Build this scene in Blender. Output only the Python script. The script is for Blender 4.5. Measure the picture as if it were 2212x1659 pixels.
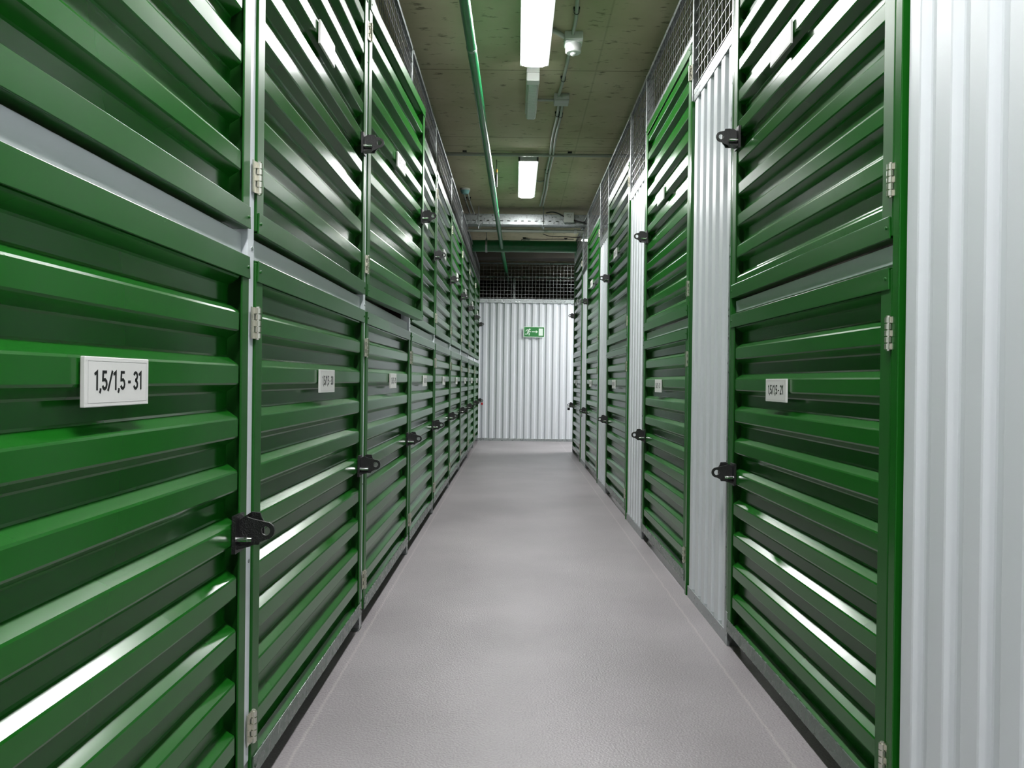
import bpy, bmesh, math, random
from mathutils import Matrix, Vector, Euler
random.seed(7)
for o in list(bpy.data.objects):
    bpy.data.objects.remove(o)
SC = bpy.context.scene
COL = SC.collection
R = math.radians

# ------------------------------------------------------------------ camera, world, exposure
CAM_Z = 0.862
cam = bpy.data.cameras.new('camera')
cam.sensor_width = 36.0
cam.lens = 36.0 * 1700.0 / 2212.0
cam.clip_start = 0.02
co = bpy.data.objects.new('camera', cam)
COL.objects.link(co)
co.matrix_world = (Matrix.Translation((0, 0, CAM_Z)) @ Matrix.Rotation(R(0.22), 4, 'Z')
                   @ Matrix.Rotation(R(90 - 0.26), 4, 'X') @ Matrix.Rotation(R(0.7), 4, 'Z'))
SC.camera = co

w = bpy.data.worlds.new('world')
SC.world = w
w.use_nodes = True
w.node_tree.nodes['Background'].inputs[0].default_value = (0.8, 0.9, 1.0, 1)
w.node_tree.nodes['Background'].inputs[1].default_value = 0.02
SC.view_settings.view_transform = 'Standard'
SC.view_settings.look = 'None'
SC.view_settings.gamma = 1.0
SC.view_settings.use_curve_mapping = False
SC.view_settings.exposure = 2.55
SC.cycles.use_denoising = True
SC.cycles.max_bounces = 8
SC.cycles.diffuse_bounces = 5
SC.cycles.glossy_bounces = 5
SC.cycles.sample_clamp_indirect = 0.0
LAMP = 17.0          # strength of the fluorescent diffusers

# ------------------------------------------------------------------ materials
def S(r, g, b):
    def f(c):
        c /= 255.0
        return c / 12.92 if c <= 0.04045 else ((c + 0.055) / 1.055) ** 2.4
    return (f(r), f(g), f(b), 1)

def mat(name, col, rough=0.5, metal=0.0, spec=0.5, bump=0.0, bscale=200.0, var=0.0, vscale=3.0,
        rvar=0.0, coat=0.0, stretch=None, emit=0.0, detail=3.0, bdist=0.001):
    m = bpy.data.materials.new(name)
    m.use_nodes = True
    nt = m.node_tree
    b = nt.nodes['Principled BSDF']
    b.inputs['Base Color'].default_value = col
    b.inputs['Roughness'].default_value = rough
    b.inputs['Metallic'].default_value = metal
    b.inputs['Specular IOR Level'].default_value = spec
    b.inputs['Coat Weight'].default_value = coat
    b.inputs['Coat Roughness'].default_value = 0.08
    if emit:
        b.inputs['Emission Color'].default_value = (1, 1, 1, 1)
        b.inputs['Emission Strength'].default_value = emit
    tc = nt.nodes.new('ShaderNodeTexCoord')
    src = tc.outputs['Object']
    if stretch:
        mp = nt.nodes.new('ShaderNodeMapping')
        mp.inputs['Scale'].default_value = stretch
        nt.links.new(src, mp.inputs[0])
        src = mp.outputs[0]
    if bump:
        n = nt.nodes.new('ShaderNodeTexNoise')
        n.inputs['Scale'].default_value = bscale
        n.inputs['Detail'].default_value = detail
        nt.links.new(src, n.inputs['Vector'])
        bp = nt.nodes.new('ShaderNodeBump')
        bp.inputs['Strength'].default_value = bump
        bp.inputs['Distance'].default_value = bdist
        nt.links.new(n.outputs[0], bp.inputs['Height'])
        nt.links.new(bp.outputs[0], b.inputs['Normal'])
    if var or rvar:
        n2 = nt.nodes.new('ShaderNodeTexNoise')
        n2.inputs['Scale'].default_value = vscale
        n2.inputs['Detail'].default_value = 5
        nt.links.new(src, n2.inputs['Vector'])
        if var:
            mr = nt.nodes.new('ShaderNodeMapRange')
            mr.inputs[1].default_value = 0.3
            mr.inputs[2].default_value = 0.7
            mr.inputs[3].default_value = 1 - var
            mr.inputs[4].default_value = 1 + var
            nt.links.new(n2.outputs[0], mr.inputs[0])
            vm = nt.nodes.new('ShaderNodeVectorMath')
            vm.operation = 'SCALE'
            vm.inputs[0].default_value = col[:3]
            nt.links.new(mr.outputs[0], vm.inputs['Scale'])
            nt.links.new(vm.outputs[0], b.inputs['Base Color'])
        if rvar:
            mr = nt.nodes.new('ShaderNodeMapRange')
            mr.inputs[1].default_value = 0.3
            mr.inputs[2].default_value = 0.7
            mr.inputs[3].default_value = max(0.02, rough - rvar)
            mr.inputs[4].default_value = rough + rvar
            nt.links.new(n2.outputs[0], mr.inputs[0])
            nt.links.new(mr.outputs[0], b.inputs['Roughness'])
    return m

def scratched_green():
    m = mat('scratched_green_paint', S(18, 82, 20), 0.28, spec=0.45, coat=0.1, bump=0.05, bscale=6, bdist=0.01)
    nt = m.node_tree
    b = nt.nodes['Principled BSDF']
    tc = nt.nodes.new('ShaderNodeTexCoord')
    n = nt.nodes.new('ShaderNodeTexNoise')
    n.inputs['Scale'].default_value = 38
    n.inputs['Detail'].default_value = 8
    n.inputs['Roughness'].default_value = 0.7
    mp = nt.nodes.new('ShaderNodeMapping')
    mp.inputs['Scale'].default_value = (1, 1, 0.5)
    mp.inputs['Rotation'].default_value = (0, 0.6, 0)
    nt.links.new(tc.outputs['Object'], mp.inputs[0])
    nt.links.new(mp.outputs[0], n.inputs['Vector'])
    cr = nt.nodes.new('ShaderNodeValToRGB')
    cr.color_ramp.elements[0].position = 0.725
    cr.color_ramp.elements[1].position = 0.74
    nt.links.new(n.outputs[0], cr.inputs[0])
    mx = nt.nodes.new('ShaderNodeMix')
    mx.data_type = 'RGBA'
    mx.inputs[6].default_value = S(18, 82, 20)
    mx.inputs[7].default_value = S(170, 195, 170)
    nt.links.new(cr.outputs[0], mx.inputs[0])
    nt.links.new(mx.outputs[2], b.inputs['Base Color'])
    return m

M = {}
M['green'] = mat('green_coated_steel', S(20, 88, 21), 0.2, spec=0.42, bump=0.06, bscale=5, bdist=0.01)
M['green_stile'] = mat('green_stile_paint', S(19, 84, 20), 0.4, spec=0.42)
M['green_rail'] = scratched_green()
M['white'] = mat('white_coated_steel', S(208, 212, 216), 0.36, spec=0.45, bump=0.04, bscale=6, bdist=0.01)
M['grey_post'] = mat('light_grey_painted_steel', S(212, 217, 222), 0.32, spec=0.5)
M['galv'] = mat('galvanised_steel', S(160, 166, 166), 0.34, metal=0.85, bump=0.12, bscale=90, var=0.18, vscale=45, rvar=0.1)
M['galv_film'] = mat('galvanised_rail_with_film', S(92, 106, 96), 0.28, metal=0.5, bump=0.12, bscale=30, var=0.15, vscale=40, rvar=0.1, bdist=0.001)
M['wire'] = mat('zinc_wire', S(150, 152, 152), 0.32, metal=0.85)
M['nickel'] = mat('nickel_hinge_metal', S(214, 213, 200), 0.22, metal=0.85)
M['chrome'] = mat('bright_bolt_metal', S(225, 225, 225), 0.12, metal=1.0)
M['black'] = mat('black_cast_metal', S(20, 20, 21), 0.33, spec=0.6, bump=1.0, bscale=380, bdist=0.0012)
M['black_plastic'] = mat('black_plastic', S(22, 22, 22), 0.5)
M['plate'] = mat('white_plate_plastic', S(214, 214, 211), 0.5, spec=0.3)
M['plate_line'] = mat('grey_plate_line', S(170, 170, 168), 0.5)
M['ink'] = mat('black_lettering', S(14, 14, 16), 0.35)
M['sign_green'] = mat('sign_green', S(28, 122, 52), 0.35)
M['sign_white'] = mat('sign_white', S(225, 240, 228), 0.35)
M['pipe'] = mat('green_pipe_paint', S(24, 112, 64), 0.3, spec=0.5, bump=0.15, bscale=60, var=0.12, vscale=20)
M['pipe_joint'] = mat('grey_pipe_joint', S(120, 140, 130), 0.4)
M['plastic_grey'] = mat('light_grey_plastic', S(168, 172, 166), 0.4)
M['plastic_white'] = mat('white_plastic', S(215, 217, 214), 0.35)
M['conduit'] = mat('grey_conduit_plastic', S(158, 162, 154), 0.38)
M['teal'] = mat('pale_teal_plastic', S(120, 165, 165), 0.4)
M['lamp_body'] = mat('white_lamp_housing', S(215, 215, 215), 0.4)
M['lamp_glow'] = mat('fluorescent_diffuser', S(250, 250, 250), 0.4, emit=LAMP)
M['brass'] = mat('brass', S(200, 160, 80), 0.3, metal=0.9)
M['red'] = mat('red_enamel', S(170, 20, 30), 0.35)
M['dark_wall'] = mat('dark_concrete_wall', S(70, 66, 60), 0.8, bump=0.3, bscale=60, var=0.15, vscale=4)

def prism_glass():
    m = mat('clear_ribbed_plastic', S(228, 233, 230), 0.15, spec=0.6, bump=0.8, bscale=260, stretch=(1, 1, 1), bdist=0.002)
    b = m.node_tree.nodes['Principled BSDF']
    b.inputs['Transmission Weight'].default_value = 0.12
    return m
M['prism'] = prism_glass()

def floor_mat():
    m = bpy.data.materials.new('grey_epoxy_floor')
    m.use_nodes = True
    nt = m.node_tree
    L = nt.links.new
    b = nt.nodes['Principled BSDF']
    tc = nt.nodes.new('ShaderNodeTexCoord')
    n1 = nt.nodes.new('ShaderNodeTexNoise'); n1.inputs['Scale'].default_value = 1.6; n1.inputs['Detail'].default_value = 6
    n2 = nt.nodes.new('ShaderNodeTexNoise'); n2.inputs['Scale'].default_value = 170; n2.inputs['Detail'].default_value = 3
    n3 = nt.nodes.new('ShaderNodeTexNoise'); n3.inputs['Scale'].default_value = 14; n3.inputs['Detail'].default_value = 4
    for n in (n1, n2, n3):
        L(tc.outputs['Object'], n.inputs['Vector'])
    cr = nt.nodes.new('ShaderNodeValToRGB')
    cr.color_ramp.elements[0].position = 0.32; cr.color_ramp.elements[0].color = S(136, 131, 133)
    cr.color_ramp.elements[1].position = 0.68; cr.color_ramp.elements[1].color = S(154, 149, 151)
    L(n1.outputs[0], cr.inputs[0])
    # fine grain speckle
    mr = nt.nodes.new('ShaderNodeMapRange')
    mr.inputs[1].default_value = 0.3; mr.inputs[2].default_value = 0.7
    mr.inputs[3].default_value = 0.86; mr.inputs[4].default_value = 1.12
    L(n2.outputs[0], mr.inputs[0])
    vm = nt.nodes.new('ShaderNodeVectorMath'); vm.operation = 'SCALE'
    L(cr.outputs[0], vm.inputs[0]); L(mr.outputs[0], vm.inputs['Scale'])
    # worn paint line along both rows of lockers
    sx = nt.nodes.new('ShaderNodeSeparateXYZ'); L(tc.outputs['Object'], sx.inputs[0])
    def line(x0):
        a = nt.nodes.new('ShaderNodeMath'); a.operation = 'SUBTRACT'; L(sx.outputs[0], a.inputs[0]); a.inputs[1].default_value = x0
        wv = nt.nodes.new('ShaderNodeMath'); wv.operation = 'MULTIPLY_ADD'; L(n3.outputs[0], wv.inputs[0]); wv.inputs[1].default_value = 0.012; L(a.outputs[0], wv.inputs[2])
        c = nt.nodes.new('ShaderNodeMath'); c.operation = 'ABSOLUTE'; L(wv.outputs[0], c.inputs[0])
        d = nt.nodes.new('ShaderNodeMapRange'); d.inputs[1].default_value = 0.001; d.inputs[2].default_value = 0.006; d.inputs[3].default_value = 0.32; d.inputs[4].default_value = 0.0
        L(c.outputs[0], d.inputs[0]); return d
    l1, l2 = line(-0.490), line(0.645)
    ad = nt.nodes.new('ShaderNodeMath'); ad.operation = 'ADD'; L(l1.outputs[0], ad.inputs[0]); L(l2.outputs[0], ad.inputs[1])
    mx = nt.nodes.new('ShaderNodeMix'); mx.data_type = 'RGBA'; mx.inputs[7].default_value = S(196, 188, 186)
    L(ad.outputs[0], mx.inputs[0]); L(vm.outputs[0], mx.inputs[6])
    L(mx.outputs[2], b.inputs['Base Color'])
    b.inputs['Roughness'].default_value = 0.34
    b.inputs['Specular IOR Level'].default_value = 0.5
    bp = nt.nodes.new('ShaderNodeBump'); bp.inputs['Strength'].default_value = 0.9; bp.inputs['Distance'].default_value = 0.002
    L(n2.outputs[0], bp.inputs['Height']); L(bp.outputs[0], b.inputs['Normal'])
    return m

def ceiling_mat():
    m = bpy.data.materials.new('board_marked_concrete')
    m.use_nodes = True
    nt = m.node_tree
    L = nt.links.new
    b = nt.nodes['Principled BSDF']
    b.inputs['Roughness'].default_value = 0.85
    b.inputs['Specular IOR Level'].default_value = 0.2
    tc = nt.nodes.new('ShaderNodeTexCoord')
    n1 = nt.nodes.new('ShaderNodeTexNoise'); n1.inputs['Scale'].default_value = 2.2; n1.inputs['Detail'].default_value = 7
    L(tc.outputs['Object'], n1.inputs['Vector'])
    mp = nt.nodes.new('ShaderNodeMapping'); mp.inputs['Scale'].default_value = (9, 22, 9)
    L(tc.outputs['Object'], mp.inputs[0])
    n2 = nt.nodes.new('ShaderNodeTexNoise'); n2.inputs['Scale'].default_value = 1.0; n2.inputs['Detail'].default_value = 8; n2.inputs['Roughness'].default_value = 0.62
    L(mp.outputs[0], n2.inputs['Vector'])
    cr = nt.nodes.new('ShaderNodeValToRGB')
    cr.color_ramp.elements[0].position = 0.3; cr.color_ramp.elements[0].color = S(176, 168, 140)
    cr.color_ramp.elements[1].position = 0.7; cr.color_ramp.elements[1].color = S(200, 192, 166)
    L(n1.outputs[0], cr.inputs[0])
    # dark pits
    c2 = nt.nodes.new('ShaderNodeValToRGB')
    c2.color_ramp.elements[0].position = 0.34; c2.color_ramp.elements[0].color = (0.3, 0.3, 0.3, 1)
    c2.color_ramp.elements[1].position = 0.41; c2.color_ramp.elements[1].color = (1, 1, 1, 1)
    L(n2.outputs[0], c2.inputs[0])
    mul = nt.nodes.new('ShaderNodeMix'); mul.data_type = 'RGBA'; mul.blend_type = 'MULTIPLY'; mul.inputs[0].default_value = 0.8
    L(cr.outputs[0], mul.inputs[6]); L(c2.outputs[0], mul.inputs[7])
    # joints between the formwork boards
    sx = nt.nodes.new('ShaderNodeSeparateXYZ'); L(tc.outputs['Object'], sx.inputs[0])
    prev = None
    for axis, pos in ((1, 4.60), (1, 5.87), (1, 6.09), (1, 7.9), (1, 9.1), (1, 3.3), (0, 0.45), (0, -0.9)):
        a = nt.nodes.new('ShaderNodeMath'); a.operation = 'SUBTRACT'; L(sx.outputs[axis], a.inputs[0]); a.inputs[1].default_value = pos
        c = nt.nodes.new('ShaderNodeMath'); c.operation = 'ABSOLUTE'; L(a.outputs[0], c.inputs[0])
        d = nt.nodes.new('ShaderNodeMapRange'); d.inputs[1].default_value = 0.001; d.inputs[2].default_value = 0.008
        d.inputs[3].default_value = 0.5 if axis else 0.2; d.inputs[4].default_value = 0.0
        L(c.outputs[0], d.inputs[0])
        if prev is None:
            prev = d.outputs[0]
        else:
            s = nt.nodes.new('ShaderNodeMath'); s.operation = 'MAXIMUM'; L(prev, s.inputs[0]); L(d.outputs[0], s.inputs[1]); prev = s.outputs[0]
    mx = nt.nodes.new('ShaderNodeMix'); mx.data_type = 'RGBA'; mx.inputs[7].default_value = S(52, 50, 40)
    L(prev, mx.inputs[0]); L(mul.outputs[2], mx.inputs[6]); L(mx.outputs[2], b.inputs['Base Color'])
    bp = nt.nodes.new('ShaderNodeBump'); bp.inputs['Strength'].default_value = 0.5; bp.inputs['Distance'].default_value = 0.004
    L(n2.outputs[0], bp.inputs['Height']); L(bp.outputs[0], b.inputs['Normal'])
    return m
M['floor'] = floor_mat()
M['ceiling'] = ceiling_mat()

# ------------------------------------------------------------------ mesh helpers
class MB:
    def __init__(s): s.bm = bmesh.new()
    def box(s, x0, x1, y0, y1, z0, z1):
        if x0 > x1: x0, x1 = x1, x0
        if y0 > y1: y0, y1 = y1, y0
        v = [s.bm.verts.new((x, y, z)) for z in (z0, z1) for y in (y0, y1) for x in (x0, x1)]
        for f in ((0, 2, 3, 1), (4, 5, 7, 6), (0, 1, 5, 4), (2, 6, 7, 3), (0, 4, 6, 2), (1, 3, 7, 5)):
            s.bm.faces.new([v[i] for i in f])
        return s
    def hexa(s, pts):                      # bottom 4 then top 4
        v = [s.bm.verts.new(p) for p in pts]
        for f in ((0, 3, 2, 1), (4, 5, 6, 7), (0, 1, 5, 4), (1, 2, 6, 5), (2, 3, 7, 6), (3, 0, 4, 7)):
            s.bm.faces.new([v[i] for i in f])
        return s
    def tube(s, pts, r, n=10, caps=True):
        pts = [Vector(p) for p in pts]
        rs = r if isinstance(r, (list, tuple)) else [r] * len(pts)
        rings = []
        up0 = None
        for i, p in enumerate(pts):
            d = (pts[min(i + 1, len(pts) - 1)] - pts[max(i - 1, 0)]).normalized()
            a = Vector((0, 0, 1)) if abs(d.z) < 0.9 else Vector((1, 0, 0))
            u = d.cross(a).normalized(); q = d.cross(u).normalized()
            if up0 is not None and u.dot(up0) < 0: u, q = -u, -q
            up0 = u
            rings.append([s.bm.verts.new(p + (u * math.cos(2 * math.pi * k / n) + q * math.sin(2 * math.pi * k / n)) * rs[i]) for k in range(n)])
        for a, b in zip(rings, rings[1:]):
            for k in range(n):
                s.bm.faces.new((a[k], a[(k + 1) % n], b[(k + 1) % n], b[k]))
        if caps:
            s.bm.faces.new(rings[0]); s.bm.faces.new(rings[-1])
        return s
    def prism(s, poly, axis, a, b):        # poly: 2-D outline; axis 0/1/2; extruded from a to b
        def P(p, t):
            return {0: (t, p[0], p[1]), 1: (p[0], t, p[1]), 2: (p[0], p[1], t)}[axis]
        A = [s.bm.verts.new(P(p, a)) for p in poly]; B = [s.bm.verts.new(P(p, b)) for p in poly]
        s.bm.faces.new(A); s.bm.faces.new(B)
        for i in range(len(poly)):
            j = (i + 1) % len(poly)
            s.bm.faces.new((A[i], A[j], B[j], B[i]))
        return s
    def plate_hole(s, outer, c, r, axis, a, b, n=20):    # outline with a round hole, thick plate
        def P(p, t):
            return {0: (t, p[0], p[1]), 1: (p[0], t, p[1]), 2: (p[0], p[1], t)}[axis]
        m = len(outer)
        inner = []
        for p in outer:
            d = Vector((p[0] - c[0], p[1] - c[1])).normalized()
            inner.append((c[0] + d.x * r, c[1] + d.y * r))
        vs = [[s.bm.verts.new(P(p, t)) for p in lst] for t in (a, b) for lst in (outer, inner)]
        oa, ia, ob, ib = vs
        for i in range(m):
            j = (i + 1) % m
            s.bm.faces.new((oa[i], oa[j], ia[j], ia[i]))
            s.bm.faces.new((ob[i], ib[i], ib[j], ob[j]))
            s.bm.faces.new((oa[i], ob[i], ob[j], oa[j]))
            s.bm.faces.new((ia[i], ia[j], ib[j], ib[i]))
        return s
    def done(s, name, m, parent=None, bevel=0.0, smooth=False, mtx=None):
        bmesh.ops.recalc_face_normals(s.bm, faces=s.bm.faces)
        me = bpy.data.meshes.new(name)
        s.bm.to_mesh(me); s.bm.free()
        o = bpy.data.objects.new(name, me)
        me.materials.append(m)
        COL.objects.link(o)
        if parent: o.parent = parent
        if mtx is not None: o.matrix_local = mtx
        if bevel:
            bv = o.modifiers.new('bevel', 'BEVEL'); bv.width = bevel; bv.segments = 2; bv.limit_method = 'ANGLE'
            bv.harden_normals = False
        if smooth:
            for p in me.polygons: p.use_smooth = True
            me.set_sharp_from_angle(angle=R(40))
        return o

def empty(name, loc, rz=0.0):
    o = bpy.data.objects.new(name, None)
    o.empty_display_size = 0.05
    COL.objects.link(o)
    o.location = loc; o.rotation_euler = (0, 0, rz)
    return o
def tag(o, label=None, cat=None, group=None, kind=None):
    if label: o['label'] = label
    if cat: o['category'] = cat
    if group: o['group'] = group
    if kind: o['kind'] = kind
    return o
ORD = ['nearest', 'second', 'third', 'fourth', 'fifth', 'sixth', 'seventh', 'eighth', 'ninth', 'tenth', 'eleventh']

def corrugated(u0, u1, z0, z1, phase, along='u', pitch=0.1, depth=0.021, crest=0.036, slope=0.015, y_crest=0.0, rad=0.0022, top_slope=None):
    """trapezoidal sheet; ridges run along u (along='u') or along z. phase = top edge of one crest"""
    ts = slope if top_slope is None else top_slope
    bm = MB()
    lo, hi = (z0, z1) if along == 'u' else (u0, u1)
    prof = []
    k0 = math.floor((lo - phase) / pitch) - 1
    k = k0
    while phase + k * pitch < hi + pitch:
        top = phase + k * pitch
        pts = [(top - crest - slope, -depth), (top - crest, 0.0), (top, 0.0), (top + ts, -depth)]
        # small rounding at every bend
        for i, (t, d) in enumerate(pts):
            r = rad
            if i == 0: prof += [(t - r, d), (t + r * 0.6, d + r * 0.7)]
            elif i == 1: prof += [(t - r * 0.6, d - r * 0.7), (t + r, d)]
            elif i == 2: prof += [(t - r, d), (t + r * 0.6, d - r * 0.7)]
            else: prof += [(t - r * 0.6, d + r * 0.7), (t + r, d)]
        k += 1
    # clip
    out = []
    for a, b in zip(prof, prof[1:]):
        if b[0] <= lo or a[0] >= hi: continue
        def at(t): return a[1] + (b[1] - a[1]) * (t - a[0]) / (b[0] - a[0])
        p, q = a, b
        if a[0] < lo: p = (lo, at(lo))
        if b[0] > hi: q = (hi, at(hi))
        if not out: out.append(p)
        out.append(q)
    th = 0.0008
    def ring(c, dy):
        if along == 'u':
            return [bm.bm.verts.new((c, y_crest + d + dy, t)) for t, d in out]
        return [bm.bm.verts.new((t, y_crest + d + dy, c)) for t, d in out]
    e0, e1 = (u0, u1) if along == 'u' else (z0, z1)
    A, B = ring(e0, 0), ring(e1, 0)
    C_, D = ring(e0, -th), ring(e1, -th)
    for i in range(len(out) - 1):
        bm.bm.faces.new((A[i], A[i + 1], B[i + 1], B[i]))
        bm.bm.faces.new((C_[i], D[i], D[i + 1], C_[i + 1]))
        bm.bm.faces.new((A[i], C_[i], C_[i + 1], A[i + 1]))
        bm.bm.faces.new((B[i], B[i + 1], D[i + 1], D[i]))
    bm.bm.faces.new((A[0], B[0], D[0], C_[0]))
    bm.bm.faces.new((A[-1], C_[-1], D[-1], B[-1]))
    return bm

def arc(cx, cy, rx, ry, a0, a1, n=7):
    return [(cx + rx * math.cos(R(a0 + (a1 - a0) * i / n)), cy + ry * math.sin(R(a0 + (a1 - a0) * i / n))) for i in range(n + 1)]
# condensed bold characters as pen strokes, cell 0.42 wide and 1 high
GLYPHS = {
    '0': (0.44, [arc(.21, .76, .15, .17, 0, 180) + arc(.21, .24, .15, .17, 180, 360) + [(.36, .76)]]),
    '1': (0.36, [[(.04, .80), (.22, .93), (.22, .0)]]),
    '2': (0.44, [arc(.21, .75, .15, .18, 175, -20) + [(.06, .07), (.38, .07)]]),
    '3': (0.44, [arc(.20, .735, .15, .195, 165, -80) + [(.17, .52)], [(.17, .52)] + arc(.20, .27, .16, .20, 80, -165)]),
    '4': (0.44, [[(.30, 0), (.30, .93), (.04, .28), (.40, .28)]]),
    '5': (0.44, [[(.36, .93), (.09, .93), (.07, .52)] + arc(.20, .31, .16, .24, 115, -160)]),
    '6': (0.44, [arc(.21, .76, .15, .17, 20, 180) + [(.06, .3)] + arc(.21, .28, .15, .21, 180, 540)]),
    '7': (0.42, [[(.04, .93), (.37, .93), (.16, 0)]]),
    '8': (0.44, [arc(.21, .74, .14, .19, 0, 360, 12), arc(.21, .28, .16, .22, 0, 360, 12)]),
    '9': (0.44, [arc(.21, .24, .15, .17, 200, 360) + [(.36, .7)] + arc(.21, .72, .15, .21, 0, 360, 12)]),
    ',': (0.22, [[(.12, .10), (.11, -.02), (.06, -.14)]]),
    '/': (0.40, [[(.02, -.04), (.36, 1.0)]]),
    '-': (0.34, [[(.05, .42), (.27, .42)]]),
    ' ': (0.16, []),
}
def lettering(name, body, height, width, m, parent, mtx, pen=0.15, thick=0.0003):
    """lettering cut from thin sheet: total width and cap height given, centred"""
    total = sum(GLYPHS[c][0] for c in body) - 0.06
    kx = width / total
    b = MB(); x = 0
    for c in body:
        for line in GLYPHS[c][1]:
            P = [Vector(((x + p[0]) * kx, (p[1] - 0.465) * height)) for p in line]
            w2 = pen * height / 2
            Lf, Rt = [], []
            for i, p in enumerate(P):
                d0 = (P[i] - P[i - 1]).normalized() if i else (P[1] - P[0]).normalized()
                d1 = (P[i + 1] - P[i]).normalized() if i < len(P) - 1 else d0
                n0, n1 = Vector((-d0.y, d0.x)), Vector((-d1.y, d1.x))
                nn = (n0 + n1)
                nn = nn.normalized() if nn.length > 1e-6 else n0
                nn = nn / max(0.55, nn.dot(n0))
                Lf.append(p + nn * w2); Rt.append(p - nn * w2)
            for i in range(len(P) - 1):
                q4 = [Rt[i], Rt[i + 1], Lf[i + 1], Lf[i]]
                b.hexa([(v.x - width / 2, v.y, 0) for v in q4] + [(v.x - width / 2, v.y, thick) for v in q4])
        x += GLYPHS[c][0]
    return b.done(name, m, parent, mtx=mtx)
# text plane: reads along -x, faces +y (local door frame)
TXT = Matrix(((-1, 0, 0, 0), (0, 0, 1, 0), (0, 1, 0, 0), (0, 0, 0, 1)))

# ------------------------------------------------------------------ hasp, hinge, plate (children of a door)
def hasp(parent, u, z, s):
    # base plate on the sheet, two lugs standing out into the aisle; local door frame, s = side sign
    b = MB()
    b.box(s * (u - 0.022), s * (u + 0.026), -0.001, 0.006, z - 0.036, z + 0.034)
    # lug with rounded eye, plane perpendicular to the door
    cy, cz, rr = 0.055, z + 0.004, 0.0165
    out = [(0.004, z - 0.028), (0.03, z - 0.024)]
    for k in range(-5, 6):
        a = k / 5 * math.pi / 2
        out.append((cy + rr * math.cos(a), cz + rr * math.sin(a)))
    out += [(0.03, z + 0.026), (0.018, z + 0.03), (0.004, z + 0.018)]
    def lug(x, o):
        b.plate_hole(o, (cy, cz), 0.0085, 0, x - 0.0025, x + 0.0025)
    lug(s * (u + 0.002), out)
    # taller plain lug on the far side, with concave shoulders
    b.prism([(0.004, z - 0.026), (0.024, z - 0.026), (0.036, z - 0.026), (0.040, z - 0.018), (0.046, z - 0.012), (0.046, z + 0.018),
             (0.041, z + 0.026), (0.038, z + 0.035), (0.022, z + 0.036), (0.004, z + 0.024)], 0, s * (u + 0.018), s * (u + 0.023))
    b.prism([(0.004, z - 0.030), (0.030, z - 0.023), (0.004, z - 0.022)], 0, s * (u - 0.014), s * (u + 0.020))
    b.prism([(0.004, z + 0.018), (0.020, z + 0.029), (0.020, z + 0.033), (0.004, z + 0.023)], 0, s * (u + 0.002), s * (u + 0.020))
    h = b.done('hasp', M['black'], parent)
    h['label'] = 'black cast metal hasp with round eyes'
    c = MB().tube([(s * (u - 0.014), 0.004, z - 0.010), (s * (u - 0.014), 0.034, z - 0.010)], 0.0048, 12)
    c.tube([(s * (u - 0.014), 0.026, z - 0.010), (s * (u - 0.014), 0.0262, z - 0.010)], 0.0054, 12)
    c.done('bolt', M['chrome'], h, smooth=True)['label'] = 'bright steel bolt'
    return h

def hinge(parent, u, z, s, far=False):
    b = MB()
    ln = 0.062
    for k in range(5):
        z0 = z - ln / 2 + k * ln / 5
        b.tube([(s * u, 0.006, z0 + 0.0011), (s * u, 0.006, z0 + ln / 5 - 0.0011)], 0.0066, 10)
        # leaf tongues
        if k % 2: b.box(s * u, s * (u + 0.006), 0.0005, 0.0035, z0, z0 + ln / 5)
        else: b.box(s * u, s * (u - 0.012), 0.0005, 0.0035, z0, z0 + ln / 5)
    b.tube([(s * u, 0.006, z - ln / 2 - 0.002), (s * u, 0.006, z + ln / 2 + 0.002)], 0.0042, 8)
    if not far: b.box(s * (u - 0.010), s * (u - 0.026), 0.0002, 0.0022, z - ln / 2, z + ln / 2)
    b.done('hinge', M['nickel'], parent)['label'] = 'nickel butt hinge'

def number_plate(parent, uc, zc, s, text, detailed):
    wd, ht = 0.163, 0.062
    b = MB().box(s * (uc - wd / 2), s * (uc + wd / 2), 0.0, 0.006, zc - ht / 2, zc + ht / 2)
    p = b.done('number_plate', M['plate'], parent, bevel=0.001)
    p['label'] = 'white plate with black number'
    if detailed:
        e = MB()
        x0, x1, z0, z1 = uc - wd / 2 + .007, uc + wd / 2 - .007, zc - ht / 2 + .005, zc + ht / 2 - .005
        t = 0.0004
        e.box(s * x0, s * x1, 0.006, 0.0062, z0, z0 + t); e.box(s * x0, s * x1, 0.006, 0.0062, z1 - t, z1)
        e.box(s * x0, s * (x0 + t), 0.006, 0.0062, z0, z1); e.box(s * (x1 - t), s * x1, 0.006, 0.0062, z0, z1)
        e.done('border_line', M['plate_line'], p)
    lettering('lettering', text, 0.0245, 0.122, M['ink'], p, Matrix.Translation((s * uc, 0.0060, zc + 0.001)) @ TXT)
    return p

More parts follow.
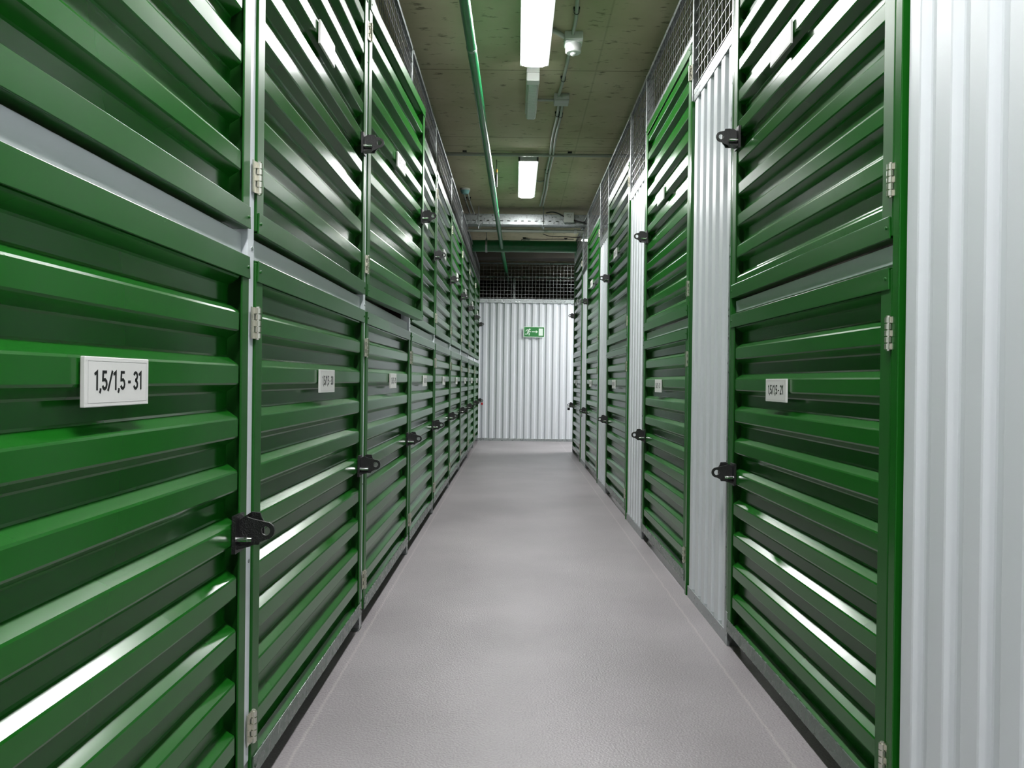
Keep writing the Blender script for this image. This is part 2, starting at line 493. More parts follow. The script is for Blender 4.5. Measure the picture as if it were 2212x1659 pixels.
# ------------------------------------------------------------------ locker door
def locker_door(side, level, y0, wdt, text, label, opened=0.0, plate_u=None, near=True, dz=0.0, film=True, padlock=None):
    s = 1 if side == 'right' else -1
    X = 0.705 if side == 'right' else -0.518
    rz = R(90) if side == 'right' else R(-90)
    root = empty('storage_locker', (X, y0, 0), rz - R(opened) * (1 if side == 'left' else -1))
    tag(root, label, 'storage locker', ('%s green lockers on the %s' % (level, side)))
    if level == 'lower': z0, z1, ph = 0.060, 1.094, 0.885
    elif side == 'left': z0, z1, ph = 1.148, 2.182, 1.787
    else: z0, z1, ph = 1.148, 2.257, 1.812
    z0 += dz; z1 += dz
    # sheet
    bm = corrugated(s * 0.036, s * (wdt - 0.044), z0 + 0.01, z1 - 0.01, ph + dz, y_crest=-0.002, top_slope=0.0157, slope=0.015, depth=0.022)
    bm.done('door_sheet', M['green'], root)
    # stiles: folded channels, hinge side wider
    def stile(u0, u1, lip):
        b = MB()
        if lip > 0: b.box(s * u0, s * u1, -0.030, 0.0012, z0 + 0.004, z1 - 0.004)
        else: b.prism([(s * u0, 0.0012), (s * u1, 0.0012), (s * u1, -0.060), (s * (u1 - 0.003), -0.060), (s * (u1 - 0.003), -0.003), (s * u0, -0.003)], 2, z0 + 0.004, z1 - 0.004)
        b.done('stile', M['green_stile'], root, bevel=0.0012)
    stile(0.0, 0.041, 1)
    stile(wdt - 0.036, wdt, -1)
    # rails overlapping the stiles
    for zz, nm in ((z0, 'bottom'), (z1 - 0.042, 'top')):
        b = MB()
        a, c = 0.003, wdt - 0.001
        b.hexa([(s * a, 0.0012, zz), (s * c, 0.0012, zz), (s * c, 0.0045, zz), (s * a, 0.0045, zz),
                (s * (a + .004), 0.0012, zz + .042), (s * (c - .004), 0.0012, zz + .042), (s * (c - .004), 0.0045, zz + .042), (s * (a + .004), 0.0045, zz + .042)])
        lip = zz if nm == 'bottom' else zz + 0.0395
        b.box(s * (a + .004), s * (c - .004), -0.03, 0.0012, lip, lip + 0.0025)
        mm = M['green_rail']
        if nm == 'bottom' and level == 'lower': mm = M['galv_film']
        rl = b.done('rail', mm, root, bevel=0.0008)
        if mm is M['galv_film']: rl['label'] = 'bare galvanised bottom rail'
        if near:
            for uu in (0.016, wdt - 0.014):
                sc = MB()
                sc.tube([(s * uu, 0.0045, zz + .021), (s * uu, 0.0062, zz + .021), (s * uu, 0.0072, zz + .021)], [0.0034, 0.0034, 0.0014], 8)
                sc.done('rivet', mm, rl, smooth=True)
    hz = [(z0 + 0.108), (z1 - 0.125)]
    for z in hz: hinge(root, -0.001, z, s)
    hasp(root, wdt - 0.052, 0.571 if level == 'lower' else 1.646, s)
    pz = ph + dz - 0.031
    number_plate(root, plate_u if plate_u else wdt / 2 + 0.05, pz, s, text, near)
    return root

# ------------------------------------------------------------------ setting
Z_CEIL = CAM_Z + 1.81
tag(MB().box(-2.3, 4.2, -3.3, 14.3, -0.1, 0.0).done('floor', M['floor']), kind='structure')
tag(MB().box(-2.3, 4.2, -3.3, 14.3, Z_CEIL, Z_CEIL + 0.2).done('ceiling', M['ceiling']), kind='structure')
tag(MB().box(-2.4, -2.3, -3.3, 14.3, 0, Z_CEIL).done('wall_left', M['dark_wall']), kind='structure')
tag(MB().box(4.2, 4.3, -3.3, 14.3, 0, Z_CEIL).done('wall_right', M['dark_wall']), kind='structure')
tag(MB().box(-2.3, 4.2, 14.3, 14.4, 0, Z_CEIL).done('wall_far', M['dark_wall']), kind='structure')
tag(MB().box(-2.3, 4.2, -3.4, -3.3, 0, Z_CEIL).done('wall_front', M['dark_wall']), kind='structure')

tag(MB().box(-2.3, 4.2, 10.75, 11.05, CAM_Z + 1.678, Z_CEIL + 0.01).done('added_shade_beam_1', M['dark_wall']), kind='structure')  # downstand beam added to keep lamp light off the space behind the end wall
# white corrugated wall closing the aisle
YB = 11.22
wb = empty('wall_back', (0, YB, 0)); tag(wb, kind='structure')
bm = corrugated(-3.0 + 0.15, 0.6, 0.03, 1.99, -0.44, along='z', crest=0.040, slope=0.014, depth=0.021)
# sheet built facing +y : turn it to face the camera (-y), x mirrored
bm.done('corrugated_sheet', M['white'], wb, mtx=Matrix.Rotation(R(180), 4, 'Z'))
b = MB().box(-0.6, 2.85, -0.012, 0.03, 1.965, 2.0); b.done('top_rail', M['galv'], wb, bevel=0.001)
b = MB().box(-0.6, 2.85, -0.012, 0.03, 0.0, 0.035); b.done('base_channel', M['galv'], wb, bevel=0.001)

# ------------------------------------------------------------------ mesh panels
def wire_panel(name, label, group, origin, rz, length, z0, z1, pitch=0.05, off=0.0):
    """panel in the local x-z plane from 0 to length, flush at y=0"""
    root = empty(name, origin, rz)
    tag(root, label, 'wire mesh', group)
    b = MB()
    b.box(0, length, -0.022, 0.0, z1 - 0.02, z1)
    b.done('frame_rail', M['galv'], root, bevel=0.001)
    MB().box(0, length, -0.022, 0.0, z0, z0 + 0.022).done('frame_rail', M['galv'], root, bevel=0.001)
    r = 0.0013
    m = MB()
    x = off
    while x < length:
        m.box(x - r, x + r, -0.010 - r, -0.010 + r, z0 + 0.01, z1 - 0.01); x += pitch
    z = z0 + 0.04
    while z < z1 - 0.02:
        m.box(0, length, -0.010 + r, -0.010 + 3 * r, z - r, z + r); z += pitch
    m.done('wire_mesh', M['wire'], root)
    return root
ZM = CAM_Z + 1.665
ZML, ZMR = CAM_Z + 1.625, CAM_Z + 1.688
wire_panel('wire_mesh_screen', 'square wire mesh panel above the white end wall', None, (2.85, YB - 0.012, 0), R(180), 3.45, 2.0, ZM + 0.01, off=0.02)
# second line of mesh and posts behind the end wall, dim
wp = empty('mesh_fence', (-1.6, 12.6, 0)); tag(wp, 'dim galvanised mesh partition standing behind the end wall', 'wire mesh')
b = MB().box(0, 4.2, 0, 0.03, 2.50, 2.53); b.done('rail', M['galv'], wp)
for x in (0.35, 1.55, 2.75, 3.95):
    MB().box(x, x + 0.04, 0.0, 0.03, 0, 2.5).done('post', M['galv'], wp)

# ------------------------------------------------------------------ left row
YL = [0.385, 1.541, 2.70, 3.87, 5.05, 6.27, 7.50, 8.70, 9.97, 11.17]
XL = -0.518
for k in range(len(YL)):
    y = YL[k]
    p = empty('locker_post', (XL, y, 0))
    where = ('light grey steel post left of the door numbered 30' if k == 1 else
             'light grey steel post, %s from the camera along the left row' % ORD[k])
    tag(p, where, 'post', 'grey posts of the left row')
    MB().box(-0.045, -0.003, -0.0185, 0.0185, 0.10, 2.20).done('shaft', M['grey_post'], p, bevel=0.0015)
    b = MB().box(-0.045, -0.004, -0.019, 0.019, 0.0, 0.10); b.box(-0.05, -0.004, -0.024, 0.024, 0.0, 0.006)
    b.done('foot', M['galv'], p, bevel=0.001)
    MB().box(-0.045, -0.004, -0.018, 0.018, 2.20, ZML).done('galvanised_top', M['galv'], p, bevel=0.001)
    if k < 5:
        for z in (0.50, 1.115, 1.95):
            sc = MB().tube([(-0.003, 0.006, z), (-0.0015, 0.006, z), (-0.0008, 0.006, z)], [0.004, 0.004, 0.002], 8)
            sc.done('rivet', M['galv'], p, smooth=True)
for k in range(9):
    a, c = YL[k] + 0.0215, YL[k + 1] - 0.020
    n = 31 - k
    t1, t2 = '1,5/1,5 - %d' % n, '1,5/2,5 - %d' % n
    if n >= 30:
        l1 = ['green lower locker at the left edge, its large white plate ending in 31', 'green lower locker right of the first grey post, its plate ending in 30'][31 - n]
    else:
        l1 = 'green corrugated lower locker, %s from the camera in the left row' % ORD[k]
    l2 = {0: 'green corrugated upper locker nearest the camera at the left edge',
          2: 'green upper locker with its door slightly ajar, third in the left row'}.get(
          k, 'green corrugated upper locker, %s from the camera in the left row' % ORD[k])
    pu = (1.016 - a) if k == 0 else (c - a) / 2 + 0.030
    locker_door('left', 'lower', a, c - a, t1, l1, plate_u=pu, near=k < 4)
    locker_door('left', 'upper', a, c - a, t2, l2, plate_u=pu - 0.04, near=k < 4, opened=3.1 if k == 2 else 0.0)
    # recessed white beam between the two doors
    b = MB().box(XL - 0.052, XL - 0.014, YL[k] + 0.022, YL[k + 1] - 0.022, 1.098, 1.140)
    tag(b.done('cross_beam', M['white'], bevel=0.0015),
        'white beam between lower and upper door, %s in the left row' % ORD[k], 'beam', 'white beams of the left row')
    wire_panel('wire_mesh_screen', 'low wire mesh panel above the %s upper door of the left row' % ORD[k],
               'mesh panels over the left row', (XL, YL[k + 1] - 0.02, 0), R(-90), YL[k + 1] - YL[k] - 0.04, 2.19, ZML, off=0.03)
# mesh dividers between the left lockers, seen through the mesh
for k in range(2, 9):
    wire_panel('mesh_divider', 'wire mesh divider behind the left row at the %s post' % ORD[k], 'mesh dividers on the left',
               (XL - 0.06, YL[k], 0), R(180), 1.4, 2.2, ZML)

# ------------------------------------------------------------------ right row
XR = 0.705
YN = [1.48 + 1.74 * k for k in range(5)]
YF = [2.60 + 1.74 * k for k in range(5)]
DZR = -0.010
for k in range(5):
    n = 21 + k
    yn, yf = YN[k], YF[k]
    for nm, ya, yb, z0 in (('near', yn - 0.032, yn - 0.006, 0.0), ('far', yf - 0.022, yf, 0.11)):
        fr = empty('frame_post', (XR, ya, 0))
        tag(fr, 'green steel frame post at the %s side of the %s locker pair, right row' % (nm, ORD[k]), 'post', 'green frame posts of the right row')
        MB().box(-0.003 if nm == 'near' else 0.0, 0.040, 0.0, yb - ya, z0, 2.0 if nm == 'near' else 2.26).done('upright', M['green'], fr, bevel=0.0015)
        if nm == 'far':
            MB().box(-0.001, 0.040, yb - ya + 0.0005, yb - ya + 0.014, 0.0, ZMR).done('galvanised_upright', M['galv'], fr, bevel=0.001)
            MB().box(-0.001, 0.040, 0.0, 0.022, 0.0, 0.11).done('foot', M['galv'], fr, bevel=0.001)
        else:
            MB().box(0.0, 0.02, 0.004, 0.024, 2.0, ZMR).done('galvanised_upright', M['galv'], fr, bevel=0.001)
    l1 = 'green corrugated lower locker with plate 1,5/1,5 - 21, right row' if k == 0 else \
         'green corrugated lower locker, %s from the camera in the right row' % ORD[k]
    l2 = 'green corrugated upper locker, %s from the camera in the right row' % ORD[k]
    for lv, tx, lb in (('lower', '1,5/1,5 - %d' % n, l1), ('upper', '1,5/2,5 - %d' % n, l2)):
        wd = yf - yn - 0.026
        locker_door('right', lv, yn + 0.001, wd, tx, lb, plate_u=0.635, near=k < 3, dz=DZR)
    b = MB().box(XR + 0.014, XR + 0.05, yn + 0.0, yf - 0.023, 1.092, 1.130)
    tag(b.done('cross_beam', M['white'], bevel=0.0015),
        'white beam between lower and upper door, %s in the right row' % ORD[k], 'beam', 'white beams of the right row')
    wire_panel('wire_mesh_screen', 'low wire mesh panel above the %s upper door of the right row' % ORD[k],
               'mesh panels over the right doors', (XR, yn - 0.003, 0), R(90), yf - yn - 0.002, 2.252, ZMR, off=0.03)
def white_panel(y0, y1, label, k, phase):
    root = empty('corrugated_cladding', (XR, y0, 0), R(90))
    tag(root, label, 'wall panel', 'white corrugated panels of the right row')
    corrugated(0.0, y1 - y0, 0.02, 1.996, phase, along='z', y_crest=-0.003, depth=0.016, crest=0.048, slope=0.012).done('sheet', M['white'], root)
    MB().box(0, y1 - y0, -0.03, 0.0, 0.0, 0.045).done('base_channel', M['galv'], root, bevel=0.001)
    MB().box(0, y1 - y0, -0.03, 0.0, 1.989, 2.015).done('top_rail', M['galv'], root, bevel=0.001)
    return root
white_panel(-3.2, 1.432, 'large white corrugated panel at the right edge, nearest the camera', 0, 4.642)
wire_panel('wire_mesh_screen', 'wire mesh panel above the nearest white panel of the right row', 'mesh panels over the white panels', (XR, -3.2, 0), R(90), 4.63, 2.016, ZMR)
for k in range(4):
    white_panel(YF[k] + 0.015, YN[k + 1] - 0.048, 'white corrugated panel between the %s and %s door pairs of the right row' % (ORD[k] if k else 'first', ORD[k + 1]), k + 1, 0.045)
    wire_panel('wire_mesh_screen', 'tall wire mesh panel above the white panel after the %s right door pair' % (ORD[k] if k else 'first'),
               'mesh panels over the white panels', (XR, YF[k] + 0.015, 0), R(90), YN[k + 1] - YF[k] - 0.062, 2.016, ZMR, off=0.02)
for k in range(1, 4):
    wire_panel('mesh_divider', 'wire mesh divider behind the right row at the %s door pair' % ORD[k], 'mesh dividers on the right',
               (XR + 0.05, YN[k] - 0.08, 0), 0, 1.3, 2.0, ZMR)
# end of the right row, round the corner
e = empty('corrugated_cladding', (2.2, YF[4] + 0.03, 0), R(180) + R(180))
e.location = (XR + 0.03, YF[4] + 0.02, 0)
tag(e, 'white corrugated end panel round the corner of the right row', 'wall panel')
corrugated(0.0, 1.6, 0.02, 1.996, 0.05, along='z', y_crest=0.022, depth=0.016, crest=0.048, slope=0.012).done('sheet', M['white'], e)
# lockers' side of the left row behind the camera
root = empty('corrugated_cladding', (XL, 0.355, 0), R(-90))
tag(root, 'white corrugated panel beside the camera in the left row', 'wall panel')
corrugated(0.0, 3.5, 0.02, 1.996, 0.04, along='z', y_crest=-0.003, depth=0.016, crest=0.048, slope=0.012).done('sheet', M['white'], root)

# ------------------------------------------------------------------ padlocks
def padlock(x, y, z, m, label, body=(0.03, 0.014, 0.032), rz=0.0):
    r = empty('padlock', (x, y, z), rz)
    tag(r, label, 'padlock')
    w2, d2, h = body[0] / 2, body[1] / 2, body[2]
    MB().box(-w2, w2, -d2, d2, -h - 0.022, -0.022).done('lock_body', m, r, bevel=0.003)
    pts = []
    rr = body[0] * 0.33
    for k in range(9):
        a = math.pi * k / 8
        pts.append((rr * math.cos(a), 0, -0.006 + rr * math.sin(a)))
    pts = [(rr, 0, -0.024)] + pts + [(-rr, 0, -0.024)]
    MB().tube(pts, 0.0028, 8).done('shackle', M['chrome'], r, smooth=True)
    return r
padlock(XL + 0.055, 11.095, 0.566, M['red'], 'small red padlock on the farthest lower door of the left row')
padlock(XR - 0.055, YF[4] - 0.075, 0.565, M['black_plastic'], 'black padlock hanging on the farthest lower door of the right row')
padlock(XR - 0.055, YF[3] - 0.075, 0.565, M['galv'], 'dull grey padlock hanging on the fourth lower door of the right row')

# ------------------------------------------------------------------ exit sign on the end wall
sg = empty('exit_sign', (0.262, YB - 0.028, CAM_Z + 0.692))
sg.rotation_euler = (0, R(0.3), 0)
tag(sg, 'green emergency exit sign with running figure, arrow and door', 'exit sign')
MB().box(-0.15, 0.15, 0.0, 0.004, -0.075, 0.075).done('plate', M['sign_white'], sg)
MB().box(-0.142, 0.142, -0.0006, 0.0, -0.068, 0.068).done('green_field', M['sign_green'], sg)
fg = MB()
def q(poly):   # polygons in sign millimetres, x to the right, z up
    fg.prism([(x / 1000, z / 1000) for x, z in poly], 1, -0.0012, -0.0006)
q([(66, -50), (126, -50), (126, 50), (66, 50)])                                   # door
q([(-32, -2), (32, -2), (32, 9), (-32, 9)]); q([(26, -18), (56, 3), (26, 24), (26, 12), (34, 3), (26, -6)])   # arrow
fg.prism([((-63 + 12 * math.cos(a * math.pi / 8)) / 1000, (36 + 12 * math.sin(a * math.pi / 8)) / 1000) for a in range(16)], 1, -0.0012, -0.0006)
def bar(p, r_, w_):
    d = Vector((r_[0] - p[0], r_[1] - p[1])).normalized(); nx, nz = -d.y * w_ / 2, d.x * w_ / 2
    q([(p[0] + nx, p[1] + nz), (r_[0] + nx, r_[1] + nz), (r_[0] - nx, r_[1] - nz), (p[0] - nx, p[1] - nz)])
bar((-76, 24), (-90, -12), 21)                  # torso
bar((-72, 28), (-100, 30), 10); bar((-99, 32), (-118, 8), 10)      # rear arm
bar((-76, 18), (-62, 3), 10); bar((-64, 4), (-44, 3), 10)          # front arm
bar((-84, -8), (-66, -22), 13); bar((-67, -18), (-71, -48), 12)    # front leg
bar((-92, -8), (-98, -32), 13); bar((-95, -31), (-128, -31), 11)   # rear leg
fg.done('pictogram', M['sign_white'], sg)

# ------------------------------------------------------------------ ceiling lamps
def ceiling_lamp(x, y0, y1, label, along='y', zb=CAM_Z + 1.745, group='fluorescent ceiling lamps', wd=0.16):
    ln = y1 - y0
    r = empty('ceiling_lamp', (x, y0, zb), 0 if along == 'y' else R(-90))
    tag(r, label, 'ceiling lamp', group)
    h = wd / 2
    top = Z_CEIL - zb
    b = MB()
    b.box(-h, h, 0, ln, 0.035, top)
    for xx in (-h, h - 0.012): b.box(xx, xx + 0.012, 0, ln, 0.0, 0.035)
    b.box(-h, h, 0, 0.006, 0.0, 0.035); b.box(-h, h, ln - 0.006, ln, 0.0, 0.035)
    b.done('housing', M['lamp_body'], r, bevel=0.001)
    d = MB(); hh = h - 0.0145
    d.prism([(-hh, 0.034), (-hh, 0.002), (-hh * 0.7, -0.008), (hh * 0.7, -0.008), (hh, 0.002), (hh, 0.034)], 1, 0.010, ln - 0.010)
    d.done('diffuser', M['lamp_glow'], r)
    return r
ceiling_lamp(0.085, 3.13, 4.375, 'lit white fluorescent ceiling lamp nearest the camera, cut by the top edge')
ceiling_lamp(0.085, 6.27, 7.51, 'lit white fluorescent ceiling lamp in the middle of the aisle, second from the camera')
ceiling_lamp(0.085, 0.0, 1.24, 'lit fluorescent ceiling lamp straight above the camera')
ceiling_lamp(0.085, -3.1, -1.86, 'lit fluorescent ceiling lamp behind the camera')
ceiling_lamp(1.35, 10.35, 11.6, 'second lit ceiling lamp in the side aisle, nearer the end wall', along='x', zb=CAM_Z + 1.75)
ceiling_lamp(0.80, 9.78, 11.0, 'lit ceiling lamp in the side aisle round the right corner', along='x', zb=CAM_Z + 1.75)

# emergency lamp with clear ribbed cover
r = empty('emergency_lamp', (0.083, 4.55, Z_CEIL))
tag(r, 'unlit emergency lamp with clear ribbed cover between the two ceiling lamps', 'emergency lamp')
MB().box(-0.038, 0.038, 0.0, 0.72, -0.030, 0.0).done('base', M['plastic_white'], r, bevel=0.004)
MB().box(-0.038, 0.038, 0.0, 0.07, -0.078, -0.030).done('end_cap', M['plastic_white'], r, bevel=0.006)
pf = [(-0.033, -0.030), (-0.033, -0.062), (-0.020, -0.074), (0.020, -0.074), (0.033, -0.062), (0.033, -0.030)]
MB().prism(pf, 1, 0.072, 0.70).done('cover', M['prism'], r, bevel=0.004)
b = MB()
for k in range(44):
    y = 0.085 + k * 0.0137
    b.box(-0.024, 0.024, y, y + 0.004, -0.0755, -0.0735)
b.done('ribs', M['prism'], r)
MB().tube([(0, 0.11, -0.05), (0, 0.66, -0.05)], 0.010, 10).done('tube', M['plastic_white'], r, smooth=True)

# motion sensor on its box
r = empty('motion_sensor', (0.283, 4.12, Z_CEIL))
tag(r, 'white round motion sensor on a square box beside the near ceiling lamp', 'sensor')
MB().box(-0.048, 0.048, -0.048, 0.048, -0.045, 0).done('box', M['plastic_white'], r, bevel=0.004)
MB().box(-0.045, 0.045, -0.045, 0.045, -0.053, -0.047).done('lid', M['plastic_white'], r, bevel=0.002)
MB().tube([(0, 0, -0.053), (0, 0, -0.092), (0, 0, -0.097)], [0.042, 0.041, 0.036], 28).done('sensor_drum', M['plastic_white'], r, smooth=True)
MB().tube([(0, 0, -0.097), (0, 0, -0.106), (0, 0, -0.112)], [0.016, 0.014, 0.006], 16).done('lens', M['plastic_white'], r, smooth=True)
# junction boxes
r = empty('junction_box', (0.272, 5.0, Z_CEIL))
tag(r, 'grey square junction box on the ceiling beyond the motion sensor', 'junction box')
MB().box(-0.048, 0.048, -0.048, 0.048, -0.040, 0).done('box', M['plastic_grey'], r, bevel=0.003)
MB().box(-0.046, 0.046, -0.046, 0.046, -0.052, -0.041).done('lid', M['plastic_grey'], r, bevel=0.002)
for x in (-0.02, 0.016): MB().tube([(x, -0.048, -0.02), (x, -0.054, -0.02)], 0.014, 12).done('cable_gland', M['plastic_grey'], r)

# conduits along the ceiling (top-level, each run its own)
def conduit(pts, label, rad=0.0095, m='conduit', clips=(), cat='conduit', group=None):
    r = empty('conduit', pts[0]); tag(r, label, cat, group)
    o = Vector(pts[0])
    MB().tube([Vector(p) - o for p in pts], rad, 12).done('tube', M[m], r, smooth=True)
    for c in clips:
        c = Vector(c) - o
        b = MB()
        b.box(c.x - 0.016, c.x + 0.016, c.y - 0.008, c.y + 0.008, Z_CEIL - o.z - 0.012, Z_CEIL - o.z)
        b.tube([(c.x + 0.013 * math.cos(a * math.pi / 6), c.y, c.z + 0.013 * math.sin(a * math.pi / 6)) for a in range(13)], 0.0018, 6)
        b.done('clip', M['black_plastic'], r)
    return r
zc = Z_CEIL - 0.022
conduit([(0.268, 1.0, zc), (0.272, 3.0, zc), (0.272, 3.72, zc), (0.280, 3.9, zc), (0.276, 4.06, Z_CEIL - 0.02)],
        'grey ceiling conduit leading from the top edge to the motion sensor', clips=[(0.276, 3.82, zc)])
conduit([(0.276, 4.17, zc), (0.270, 4.5, zc), (0.262, 4.75, zc), (0.252, 4.94, Z_CEIL - 0.02)],
        'grey ceiling conduit between motion sensor and junction box', clips=[(0.264, 4.68, zc)])
pA = [(0.260, 5.06, zc), (0.262, 5.35, zc), (0.252, 5.7, zc), (0.255, 6.3, zc), (0.245, 6.8, zc), (0.248, 7.4, zc), (0.235, 8.05, zc)]
conduit(pA, 'left one of the two grey conduits running on beyond the junction box', clips=[(0.262, 5.3, zc), (0.250, 6.75, zc)])
conduit([(p[0] + 0.024, p[1], p[2]) for p in pA], 'right one of the two grey conduits running on beyond the junction box', clips=[(0.285, 5.32, zc)])
conduit([(0.165, 4.02, zc), (0.20, 4.05, zc), (0.236, 4.1, zc)], 'short conduit stub from near lamp to motion sensor', rad=0.012)
conduit([(0.12, 5.02, zc), (0.17, 5.02, zc), (0.225, 5.02, zc)], 'short conduit stub from emergency lamp to junction box', rad=0.009)
conduit([(0.165, 7.05, zc), (0.20, 7.08, zc), (0.235, 7.05, zc)], 'short conduit stub beside the middle ceiling lamp', rad=0.008)
conduit([(-0.512, 7.53, zc), (-0.512, 7.9, zc), (-0.505, 8.5, zc)], 'left grey conduit behind the ceiling fire detector', rad=0.009, clips=[(-0.512, 7.8, zc)])
conduit([(-0.475, 7.53, zc), (-0.475, 7.9, zc), (-0.462, 8.5, zc)], 'right grey conduit behind the ceiling fire detector', rad=0.009, clips=[(-0.475, 7.8, zc)])
cp = conduit([(-2.2, 6.22, Z_CEIL - 0.028), (0, 6.22, Z_CEIL - 0.028), (4.1, 6.22, Z_CEIL - 0.028)], 'grey pipe crossing the ceiling before the middle lamp', rad=0.014, clips=[(-0.42, 6.22, Z_CEIL - 0.028), (0.41, 6.22, Z_CEIL - 0.028)])

# fire detector
r = empty('fire_detector', (-0.495, 7.46, Z_CEIL))
tag(r, 'pale teal round fire detector on the ceiling at the left', 'fire detector')
MB().tube([(0, 0, 0), (0, 0, -0.018)], 0.048, 24).done('base', M['plastic_grey'], r, smooth=True)
MB().tube([(0, 0, -0.018), (0, 0, -0.036), (0, 0, -0.050)], [0.044, 0.038, 0.026], 24).done('head', M['teal'], r, smooth=True)

# ------------------------------------------------------------------ pipes
def Hz(h): return CAM_Z + h
r = empty('water_pipe', (-0.20, 9.42, Hz(1.605)))
tag(r, 'thick green water pipe crossing the aisle below the ceiling', 'pipe')
b = MB().tube([(-2.05, 0, 0), (4.3, 0, 0)], 0.070, 32); b.done('pipe_body', M['pipe'], r, smooth=True)
MB().tube([(-0.055, 0, 0), (0.105, 0, 0)], 0.0715, 32).done('painted_band', M['pipe'], r, smooth=True)
MB().tube([(-0.162, 0, 0.085), (-0.162, 0, Z_CEIL - Hz(1.605))], 0.004, 8).done('hanger_rod', M['galv'], r)
b = MB()
n = 28
for k in range(n):
    a0, a1 = 2 * math.pi * k / n, 2 * math.pi * (k + 1) / n
    b.hexa([(-0.174, 0.0718 * math.cos(a0), 0.0718 * math.sin(a0)), (-0.150, 0.0718 * math.cos(a0), 0.0718 * math.sin(a0)),
            (-0.150, 0.0718 * math.cos(a1), 0.0718 * math.sin(a1)), (-0.174, 0.0718 * math.cos(a1), 0.0718 * math.sin(a1)),
            (-0.174, 0.076 * math.cos(a0), 0.076 * math.sin(a0)), (-0.150, 0.076 * math.cos(a0), 0.076 * math.sin(a0)),
            (-0.150, 0.076 * math.cos(a1), 0.076 * math.sin(a1)), (-0.174, 0.076 * math.cos(a1), 0.076 * math.sin(a1))])
b.box(-0.170, -0.154, -0.004, 0.004, 0.072, 0.095)
b.done('hanger_band', M['galv'], r)
r = empty('sprinkler_pipe', (-0.230, 0.0, Hz(1.58)))
tag(r, 'thin green sprinkler pipe running along the aisle under the ceiling', 'pipe')
P = [(-0.010, -3.0, 0), (0.0, 3.2, 0), (0.004, 3.75, 0), (0.052, 9.36, 0)]
MB().tube(P, 0.0235, 20).done('pipe_body', M['pipe'], r, smooth=True)
MB().tube([(0.054, 9.49, 0), (0.098, 12.3, -0.02), (0.10, 13.4, -0.03)], 0.0235, 20).done('pipe_body', M['pipe'], r, smooth=True)
for y in (3.75, 7.32):
    x = 0.004 + (y - 3.75) * 0.00856
    MB().tube([(x, y - 0.012, 0), (x, y + 0.012, 0)], 0.0252, 20).done('joint_ring', M['pipe_joint'], r, smooth=True)
MB().tube([(0.036, 6.95, 0.02), (0.036, 6.95, Z_CEIL - Hz(1.58))], 0.003, 6).done('hanger_rod', M['black_plastic'], r)
r = empty('sprinkler', (-0.172, 6.45, Hz(1.60)))
tag(r, 'small dark sprinkler head with brass bulb beside the thin green pipe', 'sprinkler')
MB().tube([(0, 0, -0.02), (0, 0, 0.06), (0, 0, 0.10)], [0.008, 0.008, 0.006], 10).done('stem', M['black_plastic'], r, smooth=True)
MB().tube([(0, 0, 0.10), (0, 0, 0.125)], [0.009, 0.007], 10).done('bulb', M['brass'], r, smooth=True)
MB().tube([(0, 0, 0.125), (0, 0, 0.205)], 0.003, 8).done('rod', M['black_plastic'], r)

# ------------------------------------------------------------------ perforated cable tray across the aisle
r = empty('cable_tray', (-0.6, 8.2, Hz(1.625)))
tag(r, 'galvanised perforated cable tray hung across the aisle', 'cable tray')
b = MB()
L = 4.4; x = -1.2
st = 0.072
fh = 0.105
# front flange made of strips around real slots
zs0, zs1 = 0.030, 0.040
b.box(x, L, -0.0015, 0.0, zs1, fh); b.box(x, L, -0.0015, 0.0, 0.0, zs0)
xx = x
while xx < L:
    b.box(xx, xx + st - 0.030, -0.0015, 0.0, zs0, zs1); xx += st
b.box(x, L, -0.010, 0.0, fh - 0.002, fh)
b.box(x, L, 0.0, 0.15, 0.0, 0.0015); b.box(x, L, 0.15, 0.1515, 0.0, fh)
b.done('channel', M['galv'], r)
for hx in (0.79 + 0.085, 0.20, 2.2):
    b = MB(); b.tube([(hx, -0.012, -0.055), (hx, -0.012, Z_CEIL - Hz(1.625) - 0.001)], 0.0045, 8)
    b.done('threaded_rod', M['galv'], r)
for hx in (0.79 + 0.085, 0.20, 2.2):
    b = MB()
    b.tube([(hx, -0.012, -0.022), (hx, -0.012, -0.008)], 0.012, 6)
    b.box(hx - 0.016, hx + 0.016, -0.02, 0.17, -0.008, 0.0)
    b.done('hanger_bracket', M['galv'], r)
r = empty('conduit', (-2.1, 8.42, Hz(1.60)))
tag(r, 'grey conduit crossing the aisle just behind the cable tray', 'conduit')
MB().tube([(0, 0, 0), (6.0, 0, 0)], 0.017, 12).done('tube', M['conduit'], r, smooth=True)
MB().box(2.71, 2.74, -0.02, 0.02, -0.02, 0.02).done('clip', M['plastic_grey'], r)
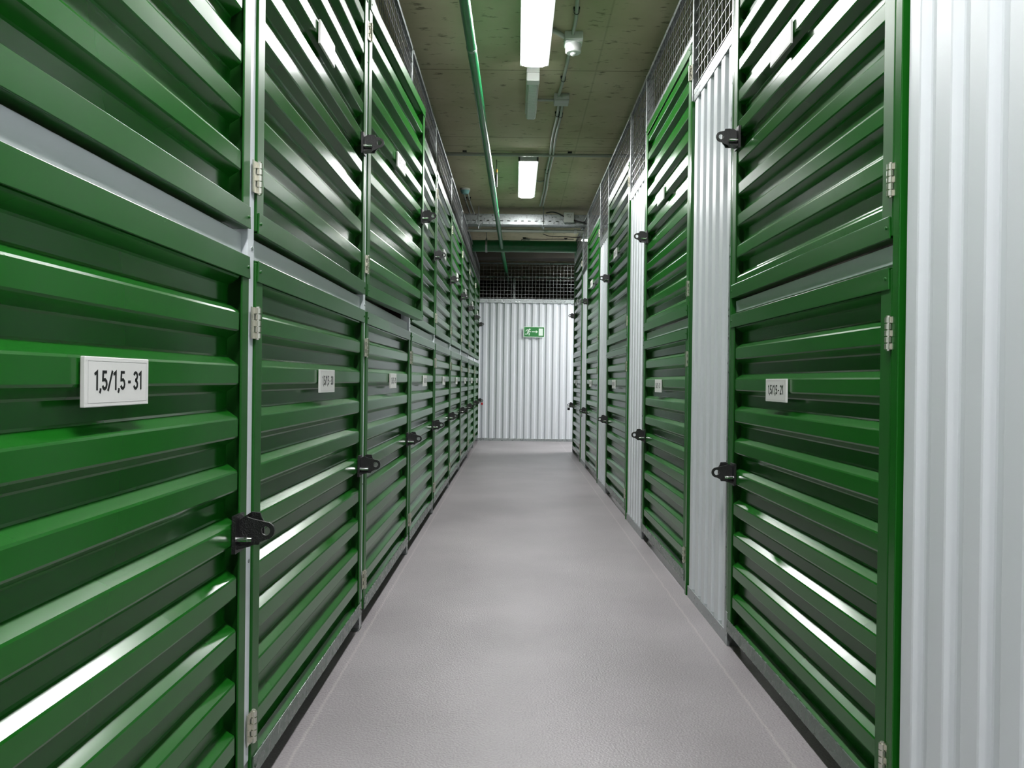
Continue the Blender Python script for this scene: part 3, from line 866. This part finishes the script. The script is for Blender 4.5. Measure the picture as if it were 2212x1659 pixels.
# box on the tray
r = empty('junction_box', (0.535, 8.165, Hz(1.69)))
tag(r, 'light grey labelled junction box fixed to the front of the cable tray', 'junction box')
MB().box(-0.052, 0.052, -0.035, 0.030, -0.05, 0.05).done('box', M['plastic_grey'], r, bevel=0.003)
for sx in (-0.042, 0.042):
    for sz in (-0.040, 0.040): MB().tube([(sx, -0.0365, sz), (sx, -0.035, sz)], 0.0045, 8).done('screw', M['conduit'], r)
TXF = Matrix(((1, 0, 0, 0), (0, 0, -1, 0), (0, 1, 0, 0), (0, 0, 0, 1)))
lettering('lettering', '481-2', 0.014, 0.052, M['ink'], r, Matrix.Translation((0.0, -0.035, 0.026)) @ TXF)
lettering('lettering', '7-4,8', 0.012, 0.034, M['ink'], r, Matrix.Translation((0.004, -0.035, 0.004)) @ TXF)
def cable(pts, label, rad=0.005, m='black_plastic'):
    # smooth with Catmull-Rom
    P = [Vector(p) for p in pts]; out = []
    for i in range(len(P) - 1):
        p0, p1, p2, p3 = P[max(i - 1, 0)], P[i], P[i + 1], P[min(i + 2, len(P) - 1)]
        for k in range(8):
            t = k / 8
            out.append(0.5 * ((2 * p1) + (-p0 + p2) * t + (2 * p0 - 5 * p1 + 4 * p2 - p3) * t * t + (-p0 + 3 * p1 - 3 * p2 + p3) * t ** 3))
    out.append(P[-1])
    o = MB().tube(out, rad, 8).done('cable', M[m], smooth=True)
    return tag(o, label, 'cable')
cable([(0.30, 8.14, Hz(1.735)), (0.36, 8.13, Hz(1.742)), (0.42, 8.13, Hz(1.73)), (0.485, 8.14, Hz(1.70))], 'black cable looping from tray to the labelled junction box', 0.007)
cable([(0.587, 8.15, Hz(1.665)), (0.66, 8.14, Hz(1.645)), (0.72, 8.14, Hz(1.63))], 'black cable leaving the labelled junction box to the right', 0.007)
cable([(0.28, 8.45, Hz(1.575)), (0.36, 8.46, Hz(1.553)), (0.5, 8.47, Hz(1.553)), (0.62, 8.46, Hz(1.545)), (0.75, 8.45, Hz(1.55))], 'thin sagging cable under the conduit behind the tray', 0.004)
cable([(0.075, 10.0, Z_CEIL - 0.06), (0.06, 9.98, Z_CEIL - 0.03), (0.10, 9.97, Z_CEIL - 0.018), (0.3, 9.97, Z_CEIL - 0.02), (0.5, 9.97, Z_CEIL - 0.016), (0.72, 9.97, Z_CEIL - 0.016)],
      'thin black cable on the ceiling leading to the small speaker box', 0.004)
for x, nm in ((0.095, 'left'), (0.62, 'right')):
    b = MB(); b.prism([(x - 0.022, Z_CEIL), (x + 0.022, Z_CEIL), (x + 0.010, Z_CEIL - 0.022), (x - 0.010, Z_CEIL - 0.022)], 1, 9.95, 9.985)
    tag(b.done('cable_clamp', M['black_plastic']), '%s black clamp holding the thin cable to the ceiling near the thick pipe' % nm, 'clamp')
r = empty('speaker_box', (0.125, 10.0, Z_CEIL))
tag(r, 'small grey box with round lens on the ceiling above the thick green pipe', 'sensor')
MB().box(-0.045, 0.045, -0.03, 0.03, -0.062, -0.012).done('housing', M['plastic_grey'], r, bevel=0.005)
MB().tube([(0, -0.033, -0.038), (0, -0.03, -0.038)], 0.012, 14).done('lens', M['plastic_white'], r)
MB().box(-0.012, 0.012, -0.012, 0.012, -0.012, 0.0).done('bracket', M['galv'], r)
